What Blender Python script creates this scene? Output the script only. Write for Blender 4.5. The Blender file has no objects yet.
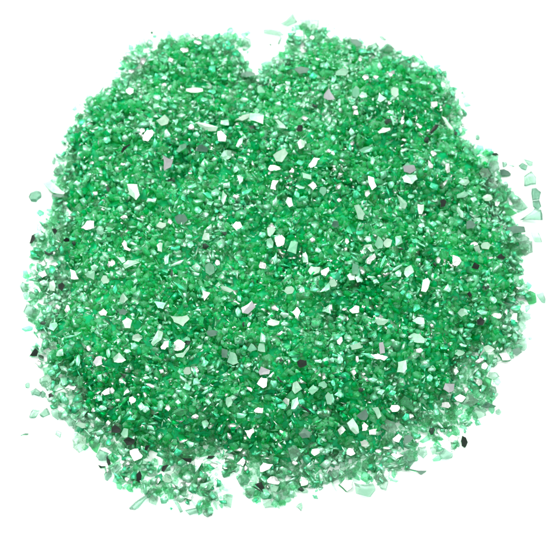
# chips seen in the photograph: kind, then an outline or centre, length, width, angle
CHIPS_TEXT = """
T 0 110
c 145,432 155,412 180,402 203,408 203,425 180,445 152,447 !L
c 270 252 22 40 0 !L
p 217,365 250,352 300,395 325,412 318,422 262,412
k 290 427 75 20 8
c 290 300 60 40 -40
w 422 285 25 35 0
w 475 415 30 35 0
w 488 292 20 15 0
w 445 322 28 15 -20
p 500 95 35 25 0
p 410 62 42 32 0
p 385 370 40 35 0
p 535 150 42 36 0
k 540 395 20 38 0
c 200 512 32 30 0
T 110 0
w 375 250 52 32 0
w 438 215 47 28 5
w 95 272 45 35 0
w 303 300 35 35 0
w 100 455 45 35 -20
w 268 423 30 22 0
c 158 208 38 48 0
k 208 160 14 9 0 !L
p 230 530 40 30 0
p 425 450 90 25 0
p 480 235 40 35 0
p 515 345 42 40 0
p 285 235 35 27 0
p 232 375 27 25 0
p 510 458 40 30 0
p 470 498 35 25 0
p 270 388 36 25 0
p 235 485 40 30 0
c 65 320 50 42 0
T 220 0
c 300,118 365,65 388,110 340,130
c 270 160 100 26 5
k 252 222 15 10 0 !L
c 395,95 440,85 495,100 490,140 430,145
w 462 188 30 35 0
w 395 245 25 30 0
w 490 293 25 20 0
k 365,345 400,330 450,340 440,365 395,372
k 140 372 80 30 0
w 290 517 40 30 0
p 410 465 40 20 0
p 340 415 30 25 0
p 205 455 52 32 45
p 120 498 42 26 0
p 465 380 46 36 0
p 530 325 30 40 0
g 545,440 560,470 575,495 540,500 518,490
k 475 530 36 26 0
p 40 215 30 30 0
w 15 480 25 20 0
c 130 210 52 50 0
T 330 0
c 265 190 42 15 30 !L
c 215 235 72 44 -35
k 130 212 75 40 25
c 290 240 60 50 0
w 150 295 25 30 0
w 180 287 25 22 0
w 180 385 38 35 0
w 228 385 32 25 0
w 420 350 28 22 0
p 60 362 66 46 -15
p 130 460 38 66 0
p 165 475 40 36 0
p 255 488 50 50 0
p 18 395 36 36 0
w 520 520 46 44 0
w 125 540 32 26 0
p 325 460 48 48 0
p 250 333 28 42 0
p 160 255 46 26 0
p 378 447 30 25 0
p 470 415 42 25 0
w 12 430 18 18 0
T 110 110
w 185,98 215,95 218,125 190,160 162,155 162,135
w 160 103 30 36 20
w 408 85 36 42 0
w 310,48 345,42 330,80
g 262,225 315,250 305,285 272,305 270,270
p 430,62 470,65 540,85 530,105 485,105 450,85
k 435,175 460,168 490,190 488,212 432,208
p 358 188 62 32 -30
p 265 50 62 50 0
d 52,210 65,185 100,165 103,175 80,195 60,218
p 85,370 135,372 148,425 130,450 100,425
p 225 165 26 52 10
p 285 118 36 42 0
w 65 272 30 22 0
w 400 315 26 12 0
p 410 378 46 30 -20
p 208 450 60 30 0
p 490 425 60 25 40
p 500 463 42 25 0
p 440 500 42 32 0
w 533 502 30 30 0
w 70 535 42 25 -10
p 340 98 36 25 0
p 432 122 36 32 0
p 110 40 32 22 0
w 85 358 20 20 0
T 220 110
w -15,105 5,100 35,130 30,160 -10,158
p 150,15 220,25 215,70 150,50
p 115 38 92 26 -20
w 423 42 46 33 0
p 275,50 290,48 325,78 330,92 295,88
d 397 92 36 42 0
p 98 165 26 62 30
p 265,225 325,190 340,215 310,260 280,255
w 440,275 470,235 505,240 480,278 450,292
w 460 380 48 48 0
w 262,348 295,350 280,405 250,398
w 358 305 32 36 0
w 543 205 25 25 0
p 270 290 60 30 0
g 85,325 118,335 115,355 98,375
p 110,410 155,390 162,400 140,420 112,425
p 348 460 40 50 -10
p 405 262 46 36 0
p 35 375 40 50 0
p 20 435 26 70 0
p 515 405 35 46 0
p 402 385 46 20 10
p 385 425 26 46 -30
p 275 460 22 52 10
w 158 478 25 20 0
p 430 330 60 32 20
p 410 445 52 25 -30
p 405 170 40 50 0
p 30 225 60 46 -20
p 80 295 30 36 0
p 25 60 50 40 0
T 330 110
w 300,28 312,25 325,78 315,80
w 362 58 22 36 15
d 485,125 525,70 548,70 530,100 500,128
k 290 58 46 36 0
k 483 150 30 36 0
w 490,245 518,275 515,292 482,295
w 188,325 220,335 235,385 210,405 195,375
w 185 415 30 46 20
w 12 215 30 36 0
w 45 452 26 26 0
w 283 457 22 30 0
w 15 140 28 36 0
p 360,335 380,322 430,325 438,345 410,370 370,360
w 352 355 18 15 0
p 270 100 72 25 -20
p 178 200 72 26 -15
p 212 255 27 42 0
p 332,420 360,440 385,465 375,495 350,485
p 120,478 145,472 175,520 165,550 140,545
p 438,470 470,472 460,520 445,520
p 520 382 40 52 -20
p 305 375 32 36 0
p 110 110 30 42 0
p 130 425 36 42 0
g 365,280 420,275 430,300 400,318 370,308
w 518 218 36 36 0
p 405 430 32 25 0
w 60 290 46 13 60
w 130 15 36 42 0
p 395 65 36 42 0
w 450 82 24 22 0
p 100 185 18 42 0
T 440 110
d -2,450 20,440 35,455 25,485 2,490
p 8,30 30,40 65,90 72,125 50,115
d 78 115 20 32 0
w 25,265 48,262 52,312 35,320 25,300
w 150,440 175,430 190,450 165,470
w 285 467 42 32 0
c 188 135 22 26 0 !L
c 415,243 465,258 462,278 440,275 !L
c 392,278 412,262 438,278 430,298 !L
c 420,330 455,305 478,335 475,365 420,378 !L
c 320 270 26 30 0 !L
k 300,298 330,300 355,318 350,326 305,328 !L
c 458,392 478,388 505,410 495,445 462,450 !L
c 463,455 495,450 505,480 490,498 465,480 !L
c 395,550 440,520 470,492 500,500 508,550 !L
c 248,265 270,252 295,262 298,290 270,305 250,295
c 315 380 56 52 0
c 350 425 52 42 0
c 365,445 405,440 440,485 420,500 375,490
c 225 315 62 46 0
c 265 365 56 62 0
c 200 190 42 42 0
c 240 205 42 42 0
k 275 220 42 20 10
p 115 425 62 30 -15
c 128 165 46 42 0
p 240 437 52 36 0
m 300,480 350,490 385,515 350,530 310,515
p 100 510 26 62 -30
p 120 360 50 36 0
T 0 220
d 145,120 158,75 175,70 178,95 160,118
d 258,45 275,38 288,55 275,75
k 218,150 245,165 270,152 268,170 245,182 222,170
w 365 95 42 20 0
d 335 100 36 26 0
d 370 118 26 28 0
g 405,40 435,5 470,5 470,40 430,50
d 290,320 310,308 328,330 310,358 292,345
p 350,245 375,255 393,295 355,295
p 440,255 475,255 470,300 432,285
p 525 300 46 42 0
p 470 240 42 32 0
w 545 220 20 42 0
w 270 220 52 25 0
w 220 215 30 42 0
w 215 270 50 42 0
p 260 330 36 62 0
p 222 315 46 36 0
w 285 435 32 32 0
w 337 445 36 46 0
p 405 450 32 26 0
w 515 460 50 46 0
p 265 530 42 42 0
k 215 515 42 24 0
p 165 170 52 42 0
c 120 335 46 52 0
c 150 450 62 70 0
c 165 375 52 42 0
c 130 270 42 42 0
c 140 540 52 22 0
p 258 250 36 36 0
p 245 448 42 42 0
p 500 55 42 42 0
p 308 150 20 42 0
T 110 220
k 355 -5 70 62 0
w 55,115 70,95 85,135 110,148 100,160 72,150
w 395 83 42 28 0
p 65,220 90,200 150,212 75,243
g 28,180 70,182 78,205 60,215
w 12 215 32 42 0
p 330 140 52 42 0
p 400 122 36 42 0
k 475 130 46 36 0
p 482 85 46 46 0
p 300,228 330,210 370,198 350,222 320,232
p 285 195 25 70 10
d 308 265 18 42 10
w 460,348 505,362 470,408
p 302,480 360,482 385,475 398,495 365,532 320,510
p 215,405 280,415 265,445 240,440
p 45,410 65,365 90,395 70,415
p 25 345 26 46 0
w 537 215 30 42 -30
p 500 245 50 70 -20
p 88 515 52 56 0
w 300 10 32 32 0
p 430 270 32 25 0
p 350 330 82 15 35
p 255 25 52 32 0
m 455 500 36 42 0
p 440 452 32 20 0
k 65 460 46 36 0
p 250 135 30 52 0
T 220 220
w 270,85 310,72 328,90 322,125 285,138 272,110
p 355,105 390,110 380,170 335,155
p 255 55 42 52 0
p 250 115 36 52 0
w 500,255 545,232 550,250 530,283 505,275
p 440,255 455,230 500,235 495,262 455,275
w 490 152 36 36 -20
w 465 100 30 36 0
d 3,55 35,58 32,78 18,80
g 105,440 160,405 178,435 140,470 112,465
w 275 440 42 36 0
w 358,460 385,430 405,460 390,498
p 413 472 26 26 0
p 268 512 62 36 0
p 325 520 36 26 0
p 322 475 42 32 0
p 35 345 66 26 20
p 95 395 22 42 -10
p 500,360 550,305 550,345
p 503,458 550,420 555,470
w 212 228 46 42 20
p 275 195 26 62 10
p 345 350 52 42 0
w 470 345 52 32 0
p 410 350 42 32 0
p 92 460 32 46 0
d 118 520 15 30 0
w 145 522 16 36 20
p 85 30 52 50 -30
p 210 75 36 32 0
p 425 190 36 62 0
T 330 220
w 180,195 205,175 225,162 235,185 210,205 200,225 182,222
p 222,125 240,80 265,105 262,140 240,145
p 197 140 62 36 20
p 345 105 40 66 0
p 378,240 405,225 420,260 385,290 370,270
p 465,300 490,290 500,310 480,360 455,355
p 265 205 76 13 -65
p 335 240 66 13 -30
w 92,450 125,425 150,430 148,465 110,470
p 145 297 42 36 10
p 108 285 42 42 0
p 125 245 40 60 0
p 230 308 32 26 0
p 222,500 260,490 295,500 270,525 240,525
p 445 505 62 36 0
w 540 200 30 42 0
w 535 425 30 36 0
w 85 105 26 36 0
p 365 362 32 26 0
p 392 380 32 30 0
p 460 28 36 24 10
k 25 20 46 42 0
p 190 95 36 36 0
p 15 312 36 46 -20
w 5 440 26 52 0
p 290 115 46 42 0
p 440 200 36 22 0
p 455 120 52 11 30
p 515 20 32 32 0
d 355 145 30 13 0
p 340 270 36 32 0
p 205 285 42 15 0
p 430 440 36 42 0
p 150 60 42 32 0
p 55 490 32 36 0
w 300 532 36 26 0
T 440 220
k 330,35 425,30 432,60 330,75
c 455,60 490,60 510,110 470,105
c 395,110 460,105 462,160 430,175 405,160
d 280,185 305,165 330,185 320,200
d 155,240 170,208 200,225 190,250
d 132,370 150,355 163,375 150,392
d 183,500 200,480 225,500 215,528 185,525
w 60,170 100,185 112,205 85,235 60,225
g 15,350 40,318 55,350 45,362
c 480,370 515,360 525,415 510,410
m 455 385 52 70 0
p 370 490 52 52 0
w 285 478 56 36 0
p 215 460 52 26 0
w 155 525 46 30 0
p 185 145 36 52 0
k 150 25 62 46 -25
p 115 465 52 42 0
c 425 480 72 36 0
c 440 325 32 42 0
p 380 440 52 26 0
w 170 120 42 32 0
w 330 460 26 36 0
p 265 400 36 42 0
p 230 130 52 42 0
c 420 95 52 42 0
w 415 365 26 26 0
k 240 335 22 22 0
T 0 330
d 145,130 175,88 195,105 185,132
c 137 275 26 28 0 !L
c 155,305 180,290 208,310 200,328 160,322 !L
c 215 318 30 36 20 !L
c 148,430 165,395 200,400 180,430 !L
c 200,420 235,388 250,420 220,432 !L
c 290 518 30 36 0 !L
k 125 522 46 7 -12 !L
c 285 420 62 46 20
c 315,440 345,430 380,455 375,480 345,478
p 405 475 62 32 10
w 470,510 505,495 522,515 485,530
w 445 90 32 36 0
g 465,160 480,135 510,132 512,170 480,182
w 540 115 24 52 0
w 505,315 550,285 550,320 520,328
p 500 340 36 32 0
w 350 288 66 32 0
p 300 118 36 46 20
p 275 182 32 36 0
p 320 350 36 42 0
d 255 330 30 32 20
p 295 290 56 46 0
c 225 255 62 62 0
p 255 215 42 36 0
p 320 255 46 42 0
w 465 400 26 26 0
p 390 155 26 52 0
m 400 255 36 60 0
w 195 165 42 32 0
c 268 80 46 52 0
p 345 35 62 13 -15
p 500 235 32 36 0
p 515 390 42 26 0
w 540 465 26 32 0
T 110 330
w 250,85 270,55 298,50 295,85 275,100 255,98
w 315,60 340,42 380,65 375,90 340,108 318,105
p 325,120 365,112 398,75 395,95 365,138 335,135
p 205,65 240,0 265,10 255,50 215,80
p 15,140 45,112 80,150 60,162 20,160
p 135 40 52 42 -20
w 258 207 32 26 0
p 475 165 42 42 0
w 12 303 30 46 0
w 65,330 90,285 100,310
w 110 350 42 42 30
w 205 280 52 25 20
w 82,450 105,420 110,440 130,450
w 288 390 32 42 0
m 350 410 82 36 -15
w 400,435 430,415 448,430 440,447 408,445
p 205 490 46 20 40
p 490 360 36 32 0
p 340 360 32 26 0
d 5,490 25,470 60,500 50,515 5,512
p 75 515 42 46 0
k 510 15 62 36 0
p 385 205 42 42 0
p 432 260 46 42 0
p 385 285 42 42 0
p 155 380 32 42 0
p 180 395 42 32 0
p 475 310 42 16 -35
p 180 237 36 16 0
p 475 470 36 42 0
p 120 80 46 36 20
p 5 115 30 46 0
p 85 105 42 22 0
T 220 330
d 382,155 400,145 435,150 438,175 400,192 390,185
g 192,210 205,182 250,200 245,220 200,225
w 235,238 268,205 272,215 255,240
w 180,270 205,232 240,240 235,285 215,295
p 270 268 36 46 0
d 280,232 292,232 320,265 300,262
w 312,350 325,335 350,345 345,380 325,370
p 308 380 46 42 0
p 355,395 360,350 390,335 395,365 375,395
p 440,300 465,275 495,285 490,300 460,325
p 365,265 385,255 410,295 375,320 360,300
w 165,405 190,385 220,388 215,418 175,415
w 120,500 145,500 170,488 175,510 155,530 150,548 135,530
p 35,160 50,110 75,115 90,165 65,175
k 20 115 42 56 0
p 210 88 52 46 0
p 212 40 36 52 0
p 160 90 52 42 0
k 390,520 420,485 455,510 450,540 410,545
p 525,330 540,310 560,330 555,375 535,370
d 400,380 415,380 460,412 440,412
p 105 427 52 32 0
d 305 150 32 20 20
p 375 148 42 22 0
w 300 18 42 20 -30
p 490 155 36 32 0
w 150 295 42 22 30
p 45 360 32 52 0
p 410 360 32 32 0
p 515 275 42 36 0
m 475 225 20 100 35
w 525 408 26 20 0
T 330 330
w 190,118 240,118 295,135 275,155 235,148
p 150,115 195,115 230,140 195,140
g 245,65 265,60 275,115 250,120
p 340,160 380,150 385,195 370,215 335,210
p 395,30 420,15 475,45 470,65 420,60
w 445 103 52 32 0
w 485 70 26 26 0
w 215 250 56 32 15
m 355,350 375,328 410,370 420,408 360,375
k 130,430 180,390 195,430 180,455 145,445
p 210,390 240,385 258,430 240,445
w 325 393 52 40 0
w 35,500 60,475 82,500 50,530
p 85,465 115,440 140,480 145,515 125,520
w 173 485 42 52 20
w 190,500 240,490 230,525 195,525
w 12 150 24 36 0
p 50 150 32 46 0
w 135 145 20 42 0
w 115 212 36 42 -20
w 15 265 28 42 -20
p 10 345 26 60 0
p 45 320 42 46 0
c 295 480 82 62 0
w 405 430 36 32 30
p 380 435 36 42 30
p 255 310 52 32 0
w 535 270 26 36 0
w 530 410 42 42 0
k 155 300 30 28 0
w 50 55 32 46 30
p 130 80 62 42 0
p 310 315 42 32 0
p 500 240 32 42 0
T 440 330
w 290,115 345,110 360,150 310,155
k 360,95 395,85 410,110 385,130 365,118
c 410 75 62 52 0
c 450 40 18 18 0 !L
w 222 180 36 42 30
p 243 190 18 62 30
c 158,405 185,392 225,405 230,425 195,440 165,425
c 293 408 32 30 0 !L
k 200,385 230,355 285,380 270,390
c 265 300 46 42 0
m 235 265 52 82 0
c 150 355 82 62 0
w 75 205 36 46 0
w 105 235 36 32 0
w 195 260 42 42 0
w 130 300 26 36 0
g 45 285 62 52 20
w 100 340 62 42 0
c 125 385 46 32 0
p 95 115 52 32 0
w 115 75 52 20 20
p 145 42 36 13 0
p 245 95 52 42 0
w 200 155 62 26 -25
c 270 230 52 36 0
c 115 485 46 22 35
c 120 435 32 32 0
w 30 375 62 42 0
w 35,540 60,520 100,535 85,565 45,562
d 103,555 110,525 130,535 140,560 125,590 108,580
c 30 620 62 52 0
c -30 600 42 42 0
T 20 400
c 262,195 290,165 330,185 325,240 295,262 265,235
m 345,215 365,190 400,220 385,262 360,245
w 375,158 405,145 425,160 390,180
w 443 212 36 36 0
d 455,135 490,128 510,150 500,162 455,160
d 430,285 440,275 455,320 440,330
k 388,322 402,332 428,330 428,338 400,342
c 380,280 400,245 445,265 430,300 395,300
c 440 375 36 52 20
c 485 345 52 52 0
c 480 400 46 36 20
c 540 435 42 32 0
p 525 165 42 46 0
w 535 395 26 32 0
T 110 420
d 62,100 90,82 130,98 120,122 85,130
w 95,150 140,138 168,180 160,192 120,210 108,190
d 170,150 180,125 205,125 185,155
d 350,188 412,190 405,215 375,205
d 478,195 490,178 528,180 510,195
d 255,255 262,230 298,220 270,260
d 130,270 150,250 160,280 150,315 130,305
w 420,190 470,195 455,225 425,265
p 400 120 42 36 0
w 365,390 390,350 420,370 405,402
c 100,435 160,385 215,340 235,345 200,375 130,445 105,445
c 315,400 330,398 365,455 350,462
c 375,450 440,435 445,465 400,475
c 490 465 42 42 0
w 240 305 26 52 0
w 465 435 32 42 0
p 480 330 72 42 0
c 220 400 52 52 0
c 90 330 46 32 15
c 285 290 52 46 0
c 335 250 42 52 0
w 520 225 46 32 20
c 515 375 62 42 20
p 340 160 42 42 0
T 220 420
w 80,220 115,185 130,200 115,235
d 118,238 125,200 132,200 128,240
k 65 258 72 7 -15
w 195,240 215,210 270,220 250,245 200,265
w 230,300 250,280 285,285 305,310 295,325 235,315
p 250,325 295,330 280,360 255,355
d 170,320 210,305 225,340 215,365
k 185 345 86 9 33
d 388,345 405,332 425,350 410,360
c 378,435 410,412 405,455 !L
c 215,400 255,395 270,435 225,440
c 310 415 42 42 0
c 15,390 30,370 65,380 55,435 20,425
w 420 310 50 62 -20
w 478 158 46 46 20
c 150 360 46 62 0
c 120 300 62 52 0
w 375 215 32 26 0
c 320 370 62 52 0
c 365 165 72 62 0
c 185 395 42 36 0
T 330 410
w 42,372 70,342 118,345 112,390 85,412
c 122,362 215,365 218,392 190,428 130,415
c 225,345 245,310 290,355 280,390 250,385
k 378,290 455,315 482,303 475,310 455,322 385,298 !L
c 370,210 415,205 425,250 400,285 365,270
w 310,145 345,115 365,130 345,165 318,158
w 300,220 340,205 370,230 330,248
c 440,185 480,180 485,215 465,238 442,220
k 390 145 60 42 -20
k 510 105 32 42 0
c 70 275 62 52 0
w 105 210 52 42 0
w 170 165 52 42 20
w 240 205 36 26 0
w 435 155 32 26 0
w 285 190 40 30 0
c 20 325 62 62 0
c 100 320 62 36 0
c 355 265 42 42 0
"""
import bpy, math, random
import numpy as np
from mathutils import Vector

random.seed(7)
rng = np.random.default_rng(7)
scene = bpy.context.scene
col = scene.collection

# ------------------------------------------------------------------ camera
PX = 0.0002                     # one photograph pixel is about 0.2 mm on the table
W = 550.0
ELEV = math.radians(56)
DIST = 0.50
TARGET = np.array([0.0, 0.0, 0.003])
CAM = TARGET + DIST * np.array([0.0, -math.cos(ELEV), math.sin(ELEV)])
FWD = (TARGET - CAM) / DIST
RIGHT = np.array([1.0, 0.0, 0.0])
UP = np.cross(RIGHT, FWD)
VIEW = -FWD

def ray(px, py):
    d = FWD + RIGHT * ((px - W / 2) * PX / DIST) - UP * ((py - W / 2) * PX / DIST)
    return d / np.linalg.norm(d)

def hit_plane(px, py, p, n):
    d = ray(px, py)
    return CAM + d * (np.dot(p - CAM, n) / np.dot(d, n))

def project(P):
    r = P - CAM
    z = r @ FWD
    return (r @ RIGHT) / z * DIST / PX + W / 2, W / 2 - (r @ UP) / z * DIST / PX

cam_data = bpy.data.cameras.new("camera")
cam = bpy.data.objects.new("camera", cam_data)
col.objects.link(cam)
cam.location = CAM
cam.rotation_euler = Vector(FWD).to_track_quat('-Z', 'Y').to_euler()
cam_data.sensor_width = 36
cam_data.lens = 36 * DIST / (W * PX)
cam_data.clip_start = 0.01
cam_data.clip_end = 50
cam_data.dof.use_dof = True
scene.camera = cam

# ------------------------------------------------------------------ the pile's footprint and height
OUT = np.array([(112,80),(118,70),(124,55),(135,45),(142,40),(153,42),(165,35),(172,34),(185,34),(200,31),(220,33),(232,34),
 (247,33),(252,40),(250,48),(246,56),(249,64),(255,69),(260,64),(266,58),(276,55),(283,46),(287,34),(298,24),(310,20),(322,25),
 (334,31),(345,37),(350,39),(362,42),(370,45),(378,43),(388,44),(395,46),(403,50),(415,56),(425,64),(440,66),(447,68),(451,78),
 (455,90),(460,100),(465,112),(463,125),(467,135),(471,143),(476,148),(485,151),(495,157),(505,166),(500,174),(502,180),(511,187),
 (520,197),(525,207),(515,216),(517,226),(527,228),(529,234),(530,242),(528,253),(524,262),(523,270),(521,276),(526,285),(529,295),
 (528,305),(528,315),(526,325),(524,333),(526,341),(523,348),(515,354),(503,360),(496,366),(495,380),(495,393),(491,405),(482,411),
 (478,418),(468,422),(463,429),(458,440),(455,450),(447,454),(437,453),(430,450),(422,456),(415,463),(408,468),(398,472),(389,477),
 (383,484),(375,482),(366,484),(352,484),(338,485),(325,489),(310,489),(300,493),(285,502),(272,506),(262,503),(250,497),(244,490),
 (238,480),(231,474),(230,495),(224,503),(216,508),(205,513),(193,510),(183,507),(172,499),(160,500),(152,500),(146,494),(137,492),
 (127,488),(115,483),(108,476),(107,466),(108,458),(98,448),(90,446),(82,446),(76,440),(75,430),(68,421),(58,411),(51,404),(49,395),
 (44,383),(42,372),(38,362),(33,354),(36,343),(32,335),(32,325),(27,310),(26,297),(25,285),(29,268),(32,260),(31,245),(33,232),
 (38,223),(46,217),(52,205),(52,195),(50,185),(53,176),(56,165),(60,153),(61,141),(68,129),(75,120),(79,110),(84,101),(92,93),(102,86)], float)
# places where the heap thins to a layer or two and the white table shows through: x, y, radius, strength
THIN = [(252,50,22,1.0),(272,42,16,.8),(50,285,34,.75),(40,300,22,.5),(170,490,42,.9),(200,480,34,1.0),(220,474,16,.8),
        (415,440,40,.75),(450,415,24,.6),(300,478,40,.6),(350,470,36,.7),(505,200,24,.8),(515,320,18,.6),(132,70,22,.6),
        (100,440,22,.7),(60,405,20,.6),(118,470,20,.7),(525,250,16,.7),(480,385,26,.5),(30,250,14,.5),(245,480,22,.7),(400,55,18,.4),(300,40,20,.5)]
# bare spots, hardly any glass
BARE = [(256,50,8),(259,60,3),(270,44,4),(217,470,6),(226,478,5),(172,468,5),(181,480,5),(197,459,6),(198,495,5),(424,451,8),(425,441,7),(36,223,4),(53,263,5),(447,440,5)]

Z0 = np.array([0.0, 0.0, 0.0008]); ZN = np.array([0.0, 0.0, 1.0])
OUTG = np.array([hit_plane(x, y, Z0, ZN)[:2] for x, y in OUT])

def seg_dist(pts, poly):
    best = np.full(len(pts), 1e9)
    inside = np.zeros(len(pts), bool)
    n = len(poly)
    for i in range(n):
        a, b = poly[i], poly[(i + 1) % n]
        ab = b - a
        t = np.clip(((pts - a) @ ab) / (ab @ ab), 0, 1)
        best = np.minimum(best, np.linalg.norm(pts - (a + t[:, None] * ab), axis=1))
        c = ((a[1] > pts[:, 1]) != (b[1] > pts[:, 1])) & (pts[:, 0] < (b[0] - a[0]) * (pts[:, 1] - a[1]) / (b[1] - a[1] + 1e-12) + a[0])
        inside ^= c
    return best, inside

GN = 320; GE = 0.085
gx = np.linspace(-GE, GE, GN)
GX, GY = np.meshgrid(gx, gx)
pts = np.stack([GX.ravel(), GY.ravel()], 1)
d, ins = seg_dist(pts, OUTG)
SD = np.where(ins, d, -d).reshape(GN, GN)

def smooth_noise(cell, amp, seed):
    r = np.random.default_rng(seed)
    n = int(2 * GE / cell) + 3
    g = r.normal(0, 1, (n, n))
    u = (gx + GE) / cell
    i = u.astype(int); f = u - i; f = f * f * (3 - 2 * f)
    a = g[np.ix_(i, i)]; b = g[np.ix_(i, i + 1)]; c = g[np.ix_(i + 1, i)]; e = g[np.ix_(i + 1, i + 1)]
    fx = f[None, :]; fy = f[:, None]
    return amp * ((a * (1 - fx) + b * fx) * (1 - fy) + (c * (1 - fx) + e * fx) * fy)

THING = np.zeros((GN, GN))
for x, y, r, s in THIN:
    c = hit_plane(x, y, Z0, ZN)
    rr = r * PX * 1.1
    THING = np.maximum(THING, s * np.exp(-(((GX - c[0]) ** 2 + ((GY - c[1]) * 0.85) ** 2) / rr ** 2) ** 1.5))
# paler patches and hollows of the heap, the hollows' shade also put into the tone: x, y, radius, + paler / - deeper
PATCH = [(205,262,26,1),(195,235,22,.6),(310,112,26,.7),(300,40,26,.6),(130,90,30,.7),(70,300,45,.6),(330,100,30,.4),(420,440,40,.6),(500,200,30,.6),(160,80,25,.4),(290,130,25,.4),
         (45,270,25,.7),(75,400,30,.3),(350,60,30,.4),(510,330,25,.4),(110,330,30,.3),(190,110,22,.3),(225,95,25,.3),
         (175,300,20,-.8),(372,292,26,-1),(240,310,20,-.7),(302,262,22,-.8),(400,120,22,-.8),(205,325,16,-.8),(345,400,26,-.8),(300,380,20,-.6),(120,380,26,-.8),
         (140,215,20,-.6),(185,165,22,-.6),(260,300,20,-.5),(420,270,28,-.4),(230,440,28,-.6),(95,380,22,-.6),(440,350,25,-.6),(385,320,24,-.7),(340,185,22,-.5),(250,165,18,-.5),(100,200,20,-.4)]
PALE = smooth_noise(0.006, 0.22, 21) + smooth_noise(0.0025, 0.15, 22)
for x, y, r, s in PATCH:
    P = hit_plane(x, y, Z0 + 5 * np.array([0, 0, 0.001]), ZN)
    PALE += s * np.exp(-((GX - P[0]) ** 2 + ((GY - P[1]) * 0.85) ** 2) / (r * PX) ** 2)
dd = np.clip(SD, 0, None)
HGT = 0.0006 + 0.0085 * (1 - np.exp(-(dd / 0.0105) ** 1.3))
HGT += (smooth_noise(0.0048, 0.00062, 1) + smooth_noise(0.0024, 0.00036, 2) + smooth_noise(0.012, 0.0006, 3)) * np.clip(dd / 0.004, 0, 1)
HGT += 0.0007 * np.clip(PALE, -1.0, 0.3) * np.clip(dd / 0.006, 0, 1)
HGT = HGT * (1 - 0.72 * THING)
HGT = np.clip(HGT, 0.0004, None)
HGT[SD <= 0] = 0

def sample(G, x, y):
    u = np.clip((np.asarray(x) + GE) / (2 * GE) * (GN - 1), 0, GN - 1.001); v = np.clip((np.asarray(y) + GE) / (2 * GE) * (GN - 1), 0, GN - 1.001)
    i = u.astype(int); j = v.astype(int); f = u - i; g = v - j
    return (G[j, i] * (1 - f) + G[j, i + 1] * f) * (1 - g) + (G[j + 1, i] * (1 - f) + G[j + 1, i + 1] * f) * g

def hit_heap(px, py):
    dr = ray(px, py)
    t0 = (0.016 - CAM[2]) / dr[2]; t1 = (0.0 - CAM[2]) / dr[2]
    ts = np.linspace(t0, t1, 160)
    P = CAM + ts[:, None] * dr
    below = P[:, 2] <= sample(HGT, P[:, 0], P[:, 1])
    k = int(np.argmax(below)) if below.any() else len(ts) - 1
    return P[k]

# ------------------------------------------------------------------ materials
def new_mat(name):
    m = bpy.data.materials.new(name); m.use_nodes = True
    nt = m.node_tree; nt.nodes.clear()
    out = nt.nodes.new('ShaderNodeOutputMaterial')
    return m, nt, out

def node(nt, t, **kw):
    n = nt.nodes.new(t)
    for k, v in kw.items():
        if k in n.inputs: n.inputs[k].default_value = v
        else: setattr(n, k, v)
    return n

def ramp(nt, src, stops):
    r = nt.nodes.new('ShaderNodeValToRGB')
    el = r.color_ramp.elements
    while len(el) < len(stops): el.new(0.5)
    for e, (p, c) in zip(el, stops):
        e.position = p; e.color = (*c, 1)
    nt.links.new(src, r.inputs[0])
    return r.outputs[0]

def glass_mat(name, lo, hi, frost, rough, clear, use_attr):
    """green glass: sharp refraction, some straight-through light, some milky scatter from crushed faces"""
    m, nt, out = new_mat(name); L = nt.links
    if use_attr:
        a = nt.nodes.new('ShaderNodeAttribute'); a.attribute_name = 'var'; var = a.outputs['Fac']
    else:
        a = nt.nodes.new('ShaderNodeObjectInfo'); var = a.outputs['Random']
    mid = tuple(0.5 * (a + b) for a, b in zip(lo, hi))
    tint = ramp(nt, var, [(0.0, lo), (0.5, mid), (1.0, hi)])
    tc = nt.nodes.new('ShaderNodeTexCoord')
    nz = node(nt, 'ShaderNodeTexNoise', Scale=900.0, Detail=3.0)
    L.new(tc.outputs['Object'], nz.inputs['Vector'])
    bp = node(nt, 'ShaderNodeBump', Strength=0.12, Distance=0.0003)
    L.new(nz.outputs['Fac'], bp.inputs['Height'])
    g = node(nt, 'ShaderNodeBsdfGlass', Roughness=rough, IOR=1.5)
    L.new(tint, g.inputs['Color']); L.new(bp.outputs['Normal'], g.inputs['Normal'])
    t = nt.nodes.new('ShaderNodeBsdfTransparent'); L.new(tint, t.inputs['Color'])
    mx = node(nt, 'ShaderNodeMixShader', Fac=clear)
    L.new(g.outputs[0], mx.inputs[1]); L.new(t.outputs[0], mx.inputs[2])
    df = node(nt, 'ShaderNodeBsdfDiffuse'); L.new(tint, df.inputs['Color'])
    tr = node(nt, 'ShaderNodeBsdfTranslucent'); L.new(tint, tr.inputs['Color'])
    sc = node(nt, 'ShaderNodeMixShader', Fac=0.5); L.new(df.outputs[0], sc.inputs[1]); L.new(tr.outputs[0], sc.inputs[2])
    fr = node(nt, 'ShaderNodeMath', operation='MULTIPLY'); L.new(nz.outputs['Fac'], fr.inputs[0]); fr.inputs[1].default_value = frost * 2
    mx2 = nt.nodes.new('ShaderNodeMixShader'); L.new(fr.outputs[0], mx2.inputs[0])
    L.new(mx.outputs[0], mx2.inputs[1]); L.new(sc.outputs[0], mx2.inputs[2])
    L.new(mx2.outputs[0], out.inputs[0])
    return m

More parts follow.
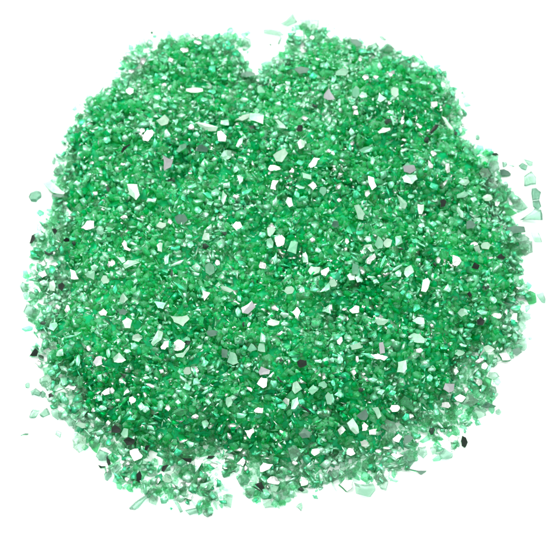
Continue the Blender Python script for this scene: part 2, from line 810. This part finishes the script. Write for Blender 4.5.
def coat_mat(name, c0, c1, metal, rough, use_attr=False, bump=0.15):
    m, nt, out = new_mat(name); L = nt.links
    if use_attr:
        a = nt.nodes.new('ShaderNodeAttribute'); a.attribute_name = 'var'; var = a.outputs['Fac']
    else:
        a = nt.nodes.new('ShaderNodeObjectInfo'); var = a.outputs['Random']
    tc = nt.nodes.new('ShaderNodeTexCoord')
    nz = node(nt, 'ShaderNodeTexNoise', Scale=700.0, Detail=4.0)
    L.new(tc.outputs['Object'], nz.inputs['Vector'])
    mixv = node(nt, 'ShaderNodeMath', operation='MULTIPLY_ADD'); L.new(nz.outputs['Fac'], mixv.inputs[0]); mixv.inputs[1].default_value = 1.2
    L.new(var, mixv.inputs[2])
    sub = node(nt, 'ShaderNodeMath', operation='SUBTRACT'); L.new(mixv.outputs[0], sub.inputs[0]); sub.inputs[1].default_value = 0.6
    c = ramp(nt, sub.outputs[0], [(0.0, c0), (1.0, c1)])
    bp = node(nt, 'ShaderNodeBump', Strength=bump, Distance=0.0003); L.new(nz.outputs['Fac'], bp.inputs['Height'])
    p = node(nt, 'ShaderNodeBsdfPrincipled', Metallic=metal, Roughness=rough)
    p.inputs['Specular IOR Level'].default_value = 0.5 if metal > 0.4 else 0.12
    L.new(c, p.inputs['Base Color']); L.new(bp.outputs['Normal'], p.inputs['Normal'])
    L.new(p.outputs[0], out.inputs[0])
    return m

M_BULK = glass_mat('crushed_green_glass', (0.012, 0.80, 0.34), (0.50, 0.98, 0.75), 0.25, 0.03, 0.58, True)
M_CLEAR = glass_mat('pale_green_glass', (0.60, 0.79, 0.70), (0.76, 0.89, 0.82), 0.12, 0.02, 0.25, False)
M_MID = glass_mat('green_glass', (0.22, 0.70, 0.42), (0.42, 0.82, 0.58), 0.16, 0.03, 0.30, False)
M_SIDE = glass_mat('shard_side_glass', (0.25, 0.72, 0.45), (0.50, 0.85, 0.65), 0.20, 0.05, 0.30, False)
M_SAGE = coat_mat('sage_mirror_face', (0.11, 0.34, 0.20), (0.40, 0.55, 0.43), 0.45, 0.32)
M_SAGE_B = coat_mat('sage_mirror_face_fine', (0.04, 0.48, 0.23), (0.40, 0.68, 0.51), 0.4, 0.28, True)
M_SILVER = coat_mat('silver_mirror_coating', (0.40, 0.46, 0.42), (0.80, 0.82, 0.78), 0.85, 0.30, False, 0.8)
M_SILVER_B = coat_mat('silver_mirror_coating_fine', (0.55, 0.65, 0.58), (0.88, 0.90, 0.87), 0.85, 0.25, True)
M_SOFT = coat_mat('dimmed_silver_coating', (0.26, 0.34, 0.28), (0.54, 0.60, 0.54), 0.85, 0.32, False, 0.6)  # darker copy of the silver, weaker reflections put into the colour
M_GREY = coat_mat('grey_mirror_coating', (0.24, 0.26, 0.26), (0.36, 0.37, 0.38), 0.6, 0.35)
M_DULL = coat_mat('dull_dark_coating', (0.035, 0.10, 0.065), (0.13, 0.22, 0.17), 0.2, 0.45)
M_DARK = coat_mat('dark_reflection_coating', (0.003, 0.007, 0.005), (0.014, 0.024, 0.017), 0.0, 0.35)  # a mirror's dark reflection put into a near-black colour
M_DARK_B = coat_mat('dark_reflection_coating_fine', (0.010, 0.03, 0.018), (0.04, 0.07, 0.05), 0.0, 0.35, True)  # same dark reflection as colour, for the fine shards
M_RIM = glass_mat('dark_rim_glass', (0.30, 0.54, 0.43), (0.48, 0.68, 0.58), 0.12, 0.05, 0.25, False)
M_THIN = glass_mat('thin_pale_glass', (0.58, 0.90, 0.74), (0.88, 0.97, 0.92), 0.05, 0.01, 0.66, True)
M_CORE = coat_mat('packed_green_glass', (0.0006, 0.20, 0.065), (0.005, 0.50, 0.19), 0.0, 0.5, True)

# ------------------------------------------------------------------ white table
m, nt, out = new_mat('white_table')
p = node(nt, 'ShaderNodeBsdfPrincipled', Roughness=0.6)
tc = nt.nodes.new('ShaderNodeTexCoord'); nz = node(nt, 'ShaderNodeTexNoise', Scale=40.0, Detail=4.0)
nt.links.new(tc.outputs['Object'], nz.inputs['Vector'])
nt.links.new(ramp(nt, nz.outputs['Fac'], [(0.3, (0.87, 0.87, 0.87)), (0.7, (0.90, 0.90, 0.90))]), p.inputs['Base Color'])
nt.links.new(p.outputs[0], out.inputs[0])
me = bpy.data.meshes.new('ground')
me.from_pydata([(-1.5, -1.5, 0), (1.5, -1.5, 0), (1.5, 1.5, 0), (-1.5, 1.5, 0)], [], [(0, 1, 2, 3)])
me.materials.append(m)
ground = bpy.data.objects.new('ground', me); col.objects.link(ground); ground['kind'] = 'structure'

# ------------------------------------------------------------------ light: pale studio room and softboxes
w = bpy.data.worlds.new("World"); scene.world = w; w.use_nodes = True
nt = w.node_tree; bg = nt.nodes['Background']
tc = nt.nodes.new('ShaderNodeTexCoord'); sp = nt.nodes.new('ShaderNodeSeparateXYZ')
nt.links.new(tc.outputs['Generated'], sp.inputs[0])
# the studio is bright overhead and behind the table, dim towards the photographer
ma = node(nt, 'ShaderNodeMath', operation='MULTIPLY_ADD'); nt.links.new(sp.outputs['Y'], ma.inputs[0]); ma.inputs[1].default_value = 0.28; ma.inputs[2].default_value = 0.15
mb = node(nt, 'ShaderNodeMath', operation='MULTIPLY_ADD'); nt.links.new(sp.outputs['Z'], mb.inputs[0]); mb.inputs[1].default_value = 0.55; nt.links.new(ma.outputs[0], mb.inputs[2])
nt.links.new(ramp(nt, mb.outputs[0], [(0.0, (0.03, 0.03, 0.03)), (0.30, (0.55, 0.56, 0.56)), (0.8, (1.0, 1.0, 1.0))]), bg.inputs['Color'])
bg.inputs['Strength'].default_value = 1.0

def softbox(name, loc, size, power, color=(1, 1, 1)):
    l = bpy.data.lights.new(name, 'AREA'); l.shape = 'SQUARE'; l.size = size; l.energy = power; l.color = color
    o = bpy.data.objects.new(name, l); col.objects.link(o); o.location = loc
    o.rotation_euler = (Vector((0, 0, 0)) - Vector(loc)).to_track_quat('-Z', 'Y').to_euler()
    return o
KEY = np.array([-0.35, 0.30, 0.62])
softbox('softbox_key', KEY, 0.50, 8.5, (1.0, 0.985, 0.95))
softbox('softbox_fill', (0.55, 0.10, 0.55), 0.55, 3.6)
softbox('softbox_front', (0.05, -0.55, 0.75), 0.40, 3.4)
KD = KEY / np.linalg.norm(KEY)

# ------------------------------------------------------------------ one chip from its outline
def ngon(L, Wd, ang, n=None):
    n = n or random.choice([4, 5, 5, 6])
    a0 = random.random() * 6.283
    q = []
    for k in range(n):
        a = a0 + 6.283 * (k + random.uniform(-0.28, 0.28)) / n
        r = random.uniform(0.9, 1.18)
        q.append((math.cos(a) * L / 2 * r, math.sin(a) * Wd / 2 * r))
    c, s = math.cos(math.radians(ang)), math.sin(math.radians(ang))
    return [(x * c - y * s, x * s + y * c) for x, y in q]

def unit(v):
    return v / np.linalg.norm(v)

class Chip: pass
CHIPS = []
tile = None
for line in CHIPS_TEXT.strip().splitlines():
    f = line.split()
    if f[0] == 'T':
        tile = (float(f[1]), float(f[2])); continue
    loose = f[-1] == '!L'
    if loose: f = f[:-1]
    c = Chip(); c.cls = f[0]; c.loose = loose
    if ',' in f[1]:
        poly = [tuple(map(float, q.split(','))) for q in f[1:]]; c.drawn = True
    else:
        x, y, L, Wd, ang = map(float, f[1:6])
        poly = [(x + px, y + py) for px, py in ngon(L, Wd, ang)]; c.drawn = False
    c.poly = np.array([(tile[0] + x / 5, tile[1] + y / 5) for x, y in poly])
    x, y = c.poly[:, 0], c.poly[:, 1]
    sgn = 0.5 * np.sum(x * np.roll(y, -1) - np.roll(x, -1) * y)
    if sgn > 0: c.poly = c.poly[::-1]
    if c.cls in 'wdk' and not c.loose: c.poly = c.poly.mean(0) + (c.poly - c.poly.mean(0)) * (0.86 if c.cls == 'w' else 0.9)
    c.area = abs(sgn)
    c.ctr = c.poly.mean(0)
    CHIPS.append(c)
# drop near-duplicates read twice where two readings overlap
keep = []
for c in sorted(CHIPS, key=lambda c: -c.area):
    if all(np.linalg.norm(c.ctr - k.ctr) > 0.42 * math.sqrt(min(k.area, c.area)) + 1.0 for k in keep):
        keep.append(c)
CHIPS = keep

def chip_mesh(c):
    """(verts, faces, side-flag per face, base point); a flat shard with a face outlined as seen and broken sides"""
    P = hit_heap(*c.ctr)
    on_table = sample(HGT, P[0], P[1]) < 0.0016 or c.loose
    rnd = np.array([random.gauss(0, 1) for _ in range(3)])
    if c.loose: n = unit(ZN + 0.12 * rnd)
    elif on_table: n = unit(ZN * 0.9 + VIEW * 0.4 + 0.18 * rnd)
    elif c.cls == 'w' and c.area < 60 and random.random() < 0.6: n = unit(VIEW * 0.55 + ZN * 0.6 + 0.16 * rnd)
    elif c.cls == 'w': n = unit(unit(VIEW + KD) + 0.10 * rnd)
    elif c.cls == 'g': n = unit(VIEW * 0.35 + ZN * 0.8 + 0.16 * rnd)
    elif c.cls in 'dk': n = unit(VIEW * 0.8 + ZN * 0.25 + 0.14 * rnd)
    else: n = unit(VIEW * 0.5 + ZN * 0.6 + 0.22 * rnd)
    if n @ VIEW < 0.45: n = unit(n + VIEW)
    size = math.sqrt(c.area) * PX
    th = min(max(0.30 * size, 0.00022), 0.0007)
    P = P + VIEW * (0.0004 + 0.25 * th)
    rough = []
    for i, a in enumerate(c.poly):
        b = c.poly[(i + 1) % len(c.poly)]; e = b - a; el = np.linalg.norm(e)
        rough.append(a)
        if el > 3.0 and len(c.poly) < 10:
            t = random.uniform(0.3, 0.7)
            rough.append(a + e * t + np.array([-e[1], e[0]]) * random.gauss(0, 0.055))
    V = [hit_plane(x, y, P, n) for x, y in rough]
    # a drawn outline gets one or two extra broken corners so that no shard is a plain polygon
    ctr = np.mean(V, 0)
    # push chamfered rim: small bevel ring, then the back face, smaller or larger at random
    k = len(V)
    rim = [ctr + (v - ctr) * random.uniform(1.02, 1.07) - n * th * random.uniform(0.12, 0.25) for v in V]
    s = random.uniform(0.72, 1.0)
    sl = np.array([random.gauss(0, 1) for _ in range(3)]); sl -= n * (sl @ n)
    back = [ctr + (v - ctr) * s * random.uniform(0.88, 1.08) + sl * size * 0.07 - n * th * random.uniform(0.85, 1.2) for v in V]
    A = np.array(V + rim + back + [ctr + n * size * random.gauss(0, 0.045) + sl * size * 0.1])
    zmin = A[:, 2].min()
    floor = 0.00003
    if zmin < floor or c.loose: # lies on the table
        sh = floor - zmin
        A = A + VIEW * (sh / VIEW[2])
    F = [[i, (i + 1) % k, 3 * k] for i in range(k)]; S = [0] * k
    for i in range(k):
        j = (i + 1) % k
        F.append([k + i, k + j, j, i]); S.append(1)
        F.append([2 * k + i, 2 * k + j, k + j, k + i]); S.append(1)
    F.append(list(range(3 * k - 1, 2 * k - 1, -1))); S.append(1)
    return A, F, S, n

FACE = {'w': M_SILVER, 'g': M_GREY, 'd': M_DARK, 'k': M_DULL}
N_THINGS = 299
THINGS = []
chosen = [c for c in CHIPS if c.loose]
for c in sorted(CHIPS, key=lambda c: -c.area * (2.0 if c.cls == 'd' else 1.0)):
    if len(chosen) >= N_THINGS: break
    if not c.loose: chosen.append(c)
chosen_ids = {id(c) for c in chosen}

def link_mesh(name, A, F, mats, idx=None, parent=None, base=None):
    me = bpy.data.meshes.new(name)
    me.from_pydata([tuple(v - base) for v in A], [], F)
    for mt in mats: me.materials.append(mt)
    if idx is not None: me.polygons.foreach_set('material_index', idx)
    me.update()
    o = bpy.data.objects.new(name, me); col.objects.link(o)
    if parent is not None: o.parent = parent
    else: o.location = base
    return o

NAMES = {'w': 'silver_flake', 'g': 'grey_flake', 'd': 'black_flake', 'k': 'dark_flake', 'p': 'pale_shard', 'c': 'clear_shard', 'm': 'green_shard'}
FINE = []          # small ones go into the mass
for c in CHIPS:
    A, F, S, n = chip_mesh(c)
    if id(c) not in chosen_ids:
        FINE.append((c, A, F, S)); continue
    base = np.array([A[:, 0].mean(), A[:, 1].mean(), A[:, 2].min()])
    k = (len(A) - 1) // 3
    body = M_MID if c.cls == 'm' else M_CLEAR if c.cls == 'c' else M_SIDE
    mats = [body, M_SAGE, M_RIM]
    idx = [(2 if c.cls == 'c' and c.loose else 0) if s else (1 if c.cls == 'p' else 0) for s in S]
    if c.cls == 'c': idx[-1] = 0
    o = link_mesh(NAMES[c.cls], A, F, mats, idx, None, base)
    if c.cls in FACE:
        top = A[:k] + n * 0.000012; low = A[:k] + n * 0.000003
        B = np.concatenate([top, low, A[3 * k:] + n * 0.000012, A[3 * k:] + n * 0.000003])
        BF = [[i, (i + 1) % k, 2 * k] for i in range(k)] + [[k + i, k + (i + 1) % k, (i + 1) % k, i] for i in range(k)] + [[k + (i + 1) % k, k + i, 2 * k + 1] for i in range(k)]
        link_mesh('mirror_coating' if c.cls in 'wg' else 'dark_coating', B, BF, [M_SOFT if c.cls == 'w' and c.area < 60 and random.random() < 0.5 else FACE[c.cls]], None, o, base)
    o['category'] = 'glass chip'
    o['group'] = 'larger glass chips in the pile'
    c.obj = o
    THINGS.append(c)
# ------------------------------------------------------------------ labels: landmarks by their own look, the rest by what they lie beside
LANDMARKS = [   # photo x, y, short phrase for its neighbours to use, its own label
    (136,454,'square white flake at lower left','brightest square white mirror flake, at lower left just under an oval black one'),
    (302,363,'six-sided black flake below centre','six-sided matt black flake below the centre, beside a pale sliver'),
    (179,345,'biggest white flake left of centre','biggest bright white mirror flake left of centre, right one of a white pair'),
    (280,240,'five-sided white flake at the centre','bright five-sided white flake at the centre of the pile'),
    (442.5,203,'black block at upper right','square black block among green chips below the black splinter at upper right'),
    (434,132,'long black splinter at upper right','long slanting black splinter close to the upper right rim'),
    (168,163,'lilac fan flake at upper left','fan-shaped lilac silver flake at upper left, below the white pair'),
    (148.5,135,'larger white flake at upper left','larger bright white flake of the close pair at upper left'),
    (378,357,'white rod near lower right','long white rod-shaped flake lying level, between centre and lower right'),
    (301,70,'blurred grey flake under the peak','wide blurred grey flake just under the highest point of the pile'),
    (88,225,'lilac flake near left rim','lilac grey flake near the left rim, above a black and white cluster'),
    (61.5,286,'dark diamond near left rim','dark green diamond flake near the left rim with pale chips around it'),
    (346,484,'big white hexagon at bottom rim','big white hexagonal flake with dark edges at the bottom rim'),
    (364,488,'clear hexagon at bottom rim','big clear hexagonal shard with grey edges at the bottom rim beside the white one'),
    (463.5,440,'black lens at lower right','black lens-shaped chip sticking out at the lower right rim'),
    (516,231,'grey bar at right rim','dark grey bar-shaped chip lying level at the right rim'),
    (181,220,'round grey flake left of centre','large round dull grey flake up and left of the centre'),
    (180,320,'wide sage flake left of centre','wide pale sage flake with a notch, above the white pair left of centre'),
    (250,432,'three-pointed white flake below centre','bright white flake with three points, well below the centre'),
    (264,382,'white cluster below centre','brightest white flake of the little silver cluster below the centre'),
    (292,21,'pointed chip at the peak','pointed triangular clear chip forming the highest point of the pile'),
    (33.5,353,'black chip at left rim','black star-shaped chip jutting from the left rim'),
    (129,441,'oval black flake at lower left','oval black flake at lower left, directly above the square white flake'),
    (315,162,'white flake up from centre','white four-sided flake up and right of the centre, beside smaller sage ones'),
    (274,186,'upright white block above centre','upright oblong white block a little above the centre'),
    (372,183,'tall white flake at upper right','tall white flake leaning right, inside the upper right part of the pile'),
    (481,320,'black block near right rim','rough black block near the right rim, lowest of the black chips there'),
    (475,266,'black chip near right rim','five-sided black chip near the right rim, left of a black cap-shaped one'),
    (410,179,'bright sage oval at upper right','bright sage oval flake at upper right with a white speck at its left'),
    (341,431,'white diamond at lower right','small bright white diamond flake, left of a tilted sage flake at lower right'),
    (52,187,'green wedge at left rim','pale green wedge-shaped chip poking out of the upper left rim'),
    (202,148,'grey five-sided flake at upper left','dull grey five-sided flake between two white flakes at upper left'),
    (206,126,'long sage sliver at upper left','long pale sage sliver lying level beside a small white flake at upper left'),
    (325,270,'white flake right of centre','bright white slanting flake right of the centre, beside a sage one'),
    (352,309,'white wedge right of centre','white wedge flake in the middle of the right half of the pile'),
    (249,307,'lilac block below centre','lilac grey block just below and left of the centre'),
    (205,294,'white triangle left of centre','small white triangle pointing down, left of the centre'),
    (126,246,'white hook left of centre','white hook-shaped flake in the left half, above a sage triangle'),
    (409,271,'plump sage flake at right','plump pale sage flake in the middle of the right half'),
    (222,136,'white block above left of centre','bright white block at the right end of the long sage sliver'),
    (273,480,'white cap flake at bottom','white cap-shaped flake close to the bottom rim, above a sage face'),
    (139,476,'black seed flake at lower left','upright black seed-shaped flake low on the lower left slope'),
    (186,459,'black wedge at the bottom','flat black wedge above the white gap at the bottom'),
    (402,403,'green tilted plate at lower right','mid green tilted plate with straight edges at lower right'),
    (185,50,'white flake on top left shoulder','left white flake of the blurred pair on the top left shoulder'),
]
LOOSE = [
    (35,195,'oval pale chip lying loose on the table left of the pile'),
    (54,160,'small upright pale chip lying loose by the upper left rim'),
    (152,32,'tiny dark speck on the table above the top left shoulder'),
    (270,44,'tiny dark speck in the white notch of the top edge'),
    (383,38,'narrow chip standing off the top right slope'),
    (477,137,'small round pale chip lying off the upper right rim'),
    (528,162,'four-sided pale chip, upper right one of a touching loose pair'),
    (523,166,'four-sided pale chip, lower left one of a touching loose pair'),
    (530,178,'broad clear chip with a point on top, loose under the touching pair'),
    (504,164,'small pale chip lying loose just outside the upper right rim'),
    (506,173,'dark edged glinting chip lying flat outside the upper right rim'),
    (536,194,'tall green-edged chip at the far right, above another loose one'),
    (537,205,'middle one of three loose chips stacked down the far right'),
    (535,215,'large clear triangular chip at the far right, lowest of the loose column'),
    (530,434,'x'),
    (27,385,'tiny pale chip, topmost of the loose bits off the lower left rim'),
    (36,391,'pale four-sided chip lying loose off the lower left rim'),
    (43,394,'small pale chip touching the lower left rim beside a loose four-sided one'),
    (35,412,'clear oblong chip with grey edges, outermost left of two touching loose chips'),
    (45,412,'clear chip bridging the loose oblong chip and the lower left rim'),
    (58,434,'lone oval pale chip on the bare table below the lower left rim'),
    (25,434,'thin grey splinter lying far out on the bare table at lower left'),
    (530,338,'tiny clear chip at the lower end of the right rim'),
    (498.6,411.6,'lone pale chip at the tip of the lower right rim'),
    (299,507,'clear triangular chip lying loose below the bottom rim'),
    (416,471,'thin bent grey splinter lying loose below the lower right rim'),
]
COLOUR = {'w': 'white', 'g': 'lilac grey', 'd': 'black', 'k': 'dull grey', 'p': 'pale sage', 'c': 'clear green', 'm': 'mid green'}
NOUN = {'w': 'flake', 'g': 'flake', 'd': 'flake', 'k': 'flake', 'p': 'shard', 'c': 'shard', 'm': 'shard'}

def shape_word(c):
    q = c.poly - c.poly.mean(0)
    ev = np.sqrt(np.maximum(np.linalg.eigvalsh(q.T @ q), 1e-9))
    r = ev[1] / ev[0]
    if r > 3.2: return 'splinter-like'
    if len(c.poly) == 3: return 'triangular'
    if r > 1.75: return 'oblong'
    return 'blocky'

for c in THINGS: c.label = None; c.anchor = None
ANCH = []
for x, y, short, lab in LANDMARKS:
    c = min((t for t in THINGS if t.label is None), key=lambda t: np.linalg.norm(t.ctr - (x, y)))
    if np.linalg.norm(c.ctr - (x, y)) > 6: print('NO LANDMARK', x, y, short, c.ctr); continue
    c.label = lab; ANCH.append((c.ctr, short))
for x, y, lab in LOOSE:
    if lab == 'x': continue
    c = min((t for t in THINGS if t.label is None), key=lambda t: np.linalg.norm(t.ctr - (x, y)))
    if np.linalg.norm(c.ctr - (x, y)) > 5 or not c.loose: print('NO LOOSE', x, y, lab, c.ctr, c.cls); continue
    c.label = lab
DIRS = ['right of', 'below and right of', 'below', 'below and left of', 'left of', 'above and left of', 'above', 'above and right of']
buckets = {}
for c in THINGS:
    if c.label: continue
    if c.loose: print('UNLABELLED LOOSE', c.ctr)
    ctr, short = min(ANCH, key=lambda a: np.linalg.norm(a[0] - c.ctr))
    v = c.ctr - ctr
    k = int(round(math.degrees(math.atan2(v[1], v[0])) / 45)) % 8
    buckets.setdefault((COLOUR[c.cls], shape_word(c), NOUN[c.cls], DIRS[k], short), []).append((np.linalg.norm(v), c))
ORD = ['nearest', 'second', 'third', 'fourth', 'fifth']
for (colr, shp, nn, dr, short), lst in buckets.items():
    lst.sort(key=lambda t: t[0])
    for i, (dist, c) in enumerate(lst):
        o = '' if len(lst) == 1 else ORD[i] + ' '
        c.label = f"{o}{colr} {shp} {nn} {'just ' if dist < 14 and not o else ''}{dr} the {short}"
for c in THINGS: c.obj['label'] = c.label


# ------------------------------------------------------------------ the mass of crushed glass, one object
def shard_proto(kind):
    """broken glass: flat many-cornered plates with slanted sides, chunks and splinters"""
    import bmesh
    bm = bmesh.new()
    if kind == 0:      # plate
        n = random.choice([3, 4, 4, 5, 5, 6]); asp = random.uniform(0.5, 1.0); th = random.uniform(0.16, 0.42)
        a0 = random.random() * 6.283
        sx, sy = random.gauss(0, 0.10), random.gauss(0, 0.10); tap = random.uniform(0.6, 1.05)
        tilt = random.gauss(0, 0.12)
        for k in range(n):
            a = a0 + 6.283 * (k + random.uniform(-0.3, 0.3)) / n
            r = random.uniform(0.42, 0.60)
            x, y = math.cos(a) * r, math.sin(a) * r * asp
            bm.verts.new((x, y, th / 2))
            q = tap * random.uniform(0.85, 1.1)
            bm.verts.new((x * q + sx, y * q + sy, -th / 2 + tilt * x))
    else:
        if kind == 1: s3 = (1, random.uniform(.6, .95), random.uniform(.45, .8)); n = random.randint(6, 8)
        else: s3 = (1.4, random.uniform(.22, .40), random.uniform(.14, .26)); n = random.randint(6, 8)
        for _ in range(n):
            v = Vector((random.gauss(0, 1), random.gauss(0, 1), random.gauss(0, 1))).normalized()
            m = max(abs(v.x), abs(v.y), abs(v.z)); v = v.lerp(v / m, 0.6)
            bm.verts.new((v.x * s3[0] / 2, v.y * s3[1] / 2, v.z * s3[2] / 2))
    r = bmesh.ops.convex_hull(bm, input=bm.verts)
    bmesh.ops.delete(bm, geom=[e for e in r['geom_interior'] if isinstance(e, bmesh.types.BMVert)], context='VERTS')
    bm.verts.ensure_lookup_table(); bm.verts.index_update()
    V = np.array([v.co[:] for v in bm.verts]); F = np.array([[v.index for v in f.verts] for f in bm.faces])
    bm.free()
    return V, F

PROTO = [shard_proto(k) for k in [0] * 72 + [1] * 10 + [2] * 16]
allV, allF, allM, allA = [], [], [], []
voff = 0
def emit(V, F, mat, var):
    global voff
    allV.append(V); allF.append(F + voff); allM.append(np.full(len(F), mat)); allA.append(np.full(len(F), var)); voff += len(V)

BAREG = []
for x, y, r in BARE:
    c = hit_plane(x, y, Z0, ZN); BAREG.append((c[0], c[1], r * PX))

def rotm():
    q = rng.normal(size=4); q /= np.linalg.norm(q); a, b, c, d = q
    return np.array([[1-2*(c*c+d*d), 2*(b*c-a*d), 2*(b*d+a*c)], [2*(b*c+a*d), 1-2*(b*b+d*d), 2*(c*d-a*b)], [2*(b*d-a*c), 2*(c*d+a*b), 1-2*(b*b+c*c)]])

N = 28000
bb0, bb1 = OUTG.min(0), OUTG.max(0)
made = 0
cand = rng.uniform(bb0, bb1, (N * 3, 2))
sd = sample(SD, cand[:, 0], cand[:, 1]); hh = sample(HGT, cand[:, 0], cand[:, 1]); thn = sample(THING, cand[:, 0], cand[:, 1])
for (x, y), s_, h, tn in zip(cand, sd, hh, thn):
    if made >= N: break
    if s_ < -0.0001 and (s_ < -0.0016 or rng.random() > 0.06): continue
    if s_ < 0.002 and rng.random() > 0.40 + 300 * max(s_, 0): continue
    if h < 0.002 and rng.random() < 0.30: continue
    if tn > 0.35 and rng.random() < 0.30 * tn: continue
    if any((x - a) ** 2 + (0.8 * (y - b)) ** 2 < r * r for a, b, r in BAREG) and rng.random() < 0.93: continue
    size = float(np.clip(rng.lognormal(math.log(0.00150), 0.42), 0.00050, 0.0025))
    thin = h < 0.0026 + 0.0012 * tn
    if thin: size = min(size * rng.uniform(1.0, 1.5), 0.0022)
    if made > 22000: size *= 0.55
    if s_ < 0.0008: size *= 0.8
    V, F = PROTO[rng.integers(len(PROTO))]
    if rng.random() < 0.65:          # most plates have settled roughly along the slope
        zz_ = unit(np.array([0, -0.15, 1.0]) + rng.normal(0, 0.42, 3)); xx_ = unit(np.cross(zz_, rng.normal(size=3))); R = np.stack([xx_, np.cross(zz_, xx_), zz_], 1)
    else: R = rotm()
    v = (V * size) @ R.T
    depth = rng.random() ** 1.3 * (0.0026 if made <= 22000 else 0.0007)
    zc = h - 0.35 * size - depth
    zlo = v[:, 2].min()
    z = max(zc, 0.00002 - zlo)
    v = v + np.array([x, y, z])
    u = rng.random(); var = rng.random()
    deep = h > 0.003
    pale = float(sample(PALE, x, y))
    if u < 0.31 + 0.18 * pale: mat = 1                      # sage mirrored face
    elif u < 0.328: mat = 2                    # silver
    elif u < 0.330: mat = 3                    # black
    else: mat = 5 if thin or rng.random() < 0.06 + 0.45 * max(pale, 0) else 0
    if mat in (0, 1): var = float(np.clip(var ** 1.25 + 0.30 * pale, 0, 1))
    if mat in (1, 2, 3):
        mm = np.full(len(F), 5 if thin else 0)
        # only the largest-facing side of the shard carries the coating
        nrm = np.cross(v[F[:, 1]] - v[F[:, 0]], v[F[:, 2]] - v[F[:, 0]])
        ar = np.linalg.norm(nrm, axis=1); nn = nrm / ar[:, None]
        best = np.argmax(ar * np.clip(nn @ unit(VIEW + ZN), 0.05, None))
        mm[nn @ nn[best] > 0.72] = mat
        allV.append(v); allF.append(F + voff); allM.append(mm); allA.append(np.full(len(F), var)); voff += len(v)
    else:
        emit(v, F, mat, var)
    made += 1
# the small surface chips that were read one by one
CL = {'w': 2, 'g': 1, 'd': 3, 'k': 3, 'p': 1, 'c': 5, 'm': 0}
for c, A, F, S in FINE:
    tri, mm = [], []
    pale_w = c.cls == 'w' and rng.random() < 0.4
    for f, s in zip(F, S):
        for i in range(1, len(f) - 1):
            tri.append([f[0], f[i], f[i + 1]]); mm.append(0 if s else (1 if pale_w else CL[c.cls]))
    tri = np.array(tri)
    allV.append(A); allF.append(tri + voff); allM.append(np.array(mm)); allA.append(np.full(len(tri), 0.9 if c.cls == 'c' else rng.random())); voff += len(A)
# packed glass under the loose skin, reaching the table only well inside the rim
st = 2
gi = np.arange(0, GN, st)
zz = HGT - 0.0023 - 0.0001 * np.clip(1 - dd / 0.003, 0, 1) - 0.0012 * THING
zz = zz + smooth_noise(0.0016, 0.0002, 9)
zz = zz[np.ix_(gi, gi)]
cx, cy = GX[np.ix_(gi, gi)], GY[np.ix_(gi, gi)]
n = len(gi)
V = np.stack([cx.ravel(), cy.ravel(), np.clip(zz.ravel(), -0.0004, None)], 1)
ii = np.arange(n * n).reshape(n, n)
q = np.stack([ii[:-1, :-1].ravel(), ii[:-1, 1:].ravel(), ii[1:, 1:].ravel(), ii[1:, :-1].ravel()], 1)
q = q[(V[q][:, :, 2] > -0.0003).any(1)]
tri = np.concatenate([q[:, [0, 1, 2]], q[:, [0, 2, 3]]])
allV.append(V); allF.append(tri + voff); allM.append(np.full(len(tri), 4)); allA.append(np.clip(0.5 + 0.5 * sample(PALE, V[tri].mean(1)[:, 0], V[tri].mean(1)[:, 1]), 0, 1)); voff += len(V)  # core tone darkened in the hollows, shade put into the colour

V = np.concatenate(allV); F = np.concatenate(allF); MI = np.concatenate(allM); VA = np.concatenate(allA)
me = bpy.data.meshes.new('crushed_glass')
me.vertices.add(len(V)); me.vertices.foreach_set('co', V.ravel())
me.loops.add(len(F) * 3); me.loops.foreach_set('vertex_index', F.ravel().astype(np.int32))
me.polygons.add(len(F)); me.polygons.foreach_set('loop_start', np.arange(0, len(F) * 3, 3, dtype=np.int32))
me.polygons.foreach_set('material_index', MI.astype(np.int32))
for mt in (M_BULK, M_SAGE_B, M_SILVER_B, M_DARK_B, M_CORE, M_THIN): me.materials.append(mt)
at = me.attributes.new('var', 'FLOAT', 'FACE'); at.data.foreach_set('value', VA.astype(np.float32))
me.update(calc_edges=True); me.validate()
mass = bpy.data.objects.new('crushed_glass', me); col.objects.link(mass)
mass['kind'] = 'stuff'; mass['category'] = 'crushed glass'
mass['label'] = 'heap of fine sparkling green crushed glass on a white table'

# ------------------------------------------------------------------ focus and render settings
FP = hit_heap(285, 340)
cam_data.dof.focus_distance = float((FP - CAM) @ FWD)
cam_data.dof.aperture_fstop = 50
scene.render.engine = 'CYCLES'
cy_ = scene.cycles
cy_.use_denoising = True
cy_.max_bounces = 14; cy_.transmission_bounces = 12; cy_.glossy_bounces = 5; cy_.diffuse_bounces = 4; cy_.transparent_max_bounces = 24
cy_.caustics_refractive = True; cy_.caustics_reflective = True; cy_.blur_glossy = 0.6
cy_.sample_clamp_indirect = 6.0
scene.view_settings.view_transform = 'Standard'; scene.view_settings.look = 'None'; scene.view_settings.exposure = 0; scene.view_settings.gamma = 1
print('chips', len(CHIPS), 'things', len(THINGS), 'fine', len(FINE), 'mass pieces', made, 'tris', len(F))
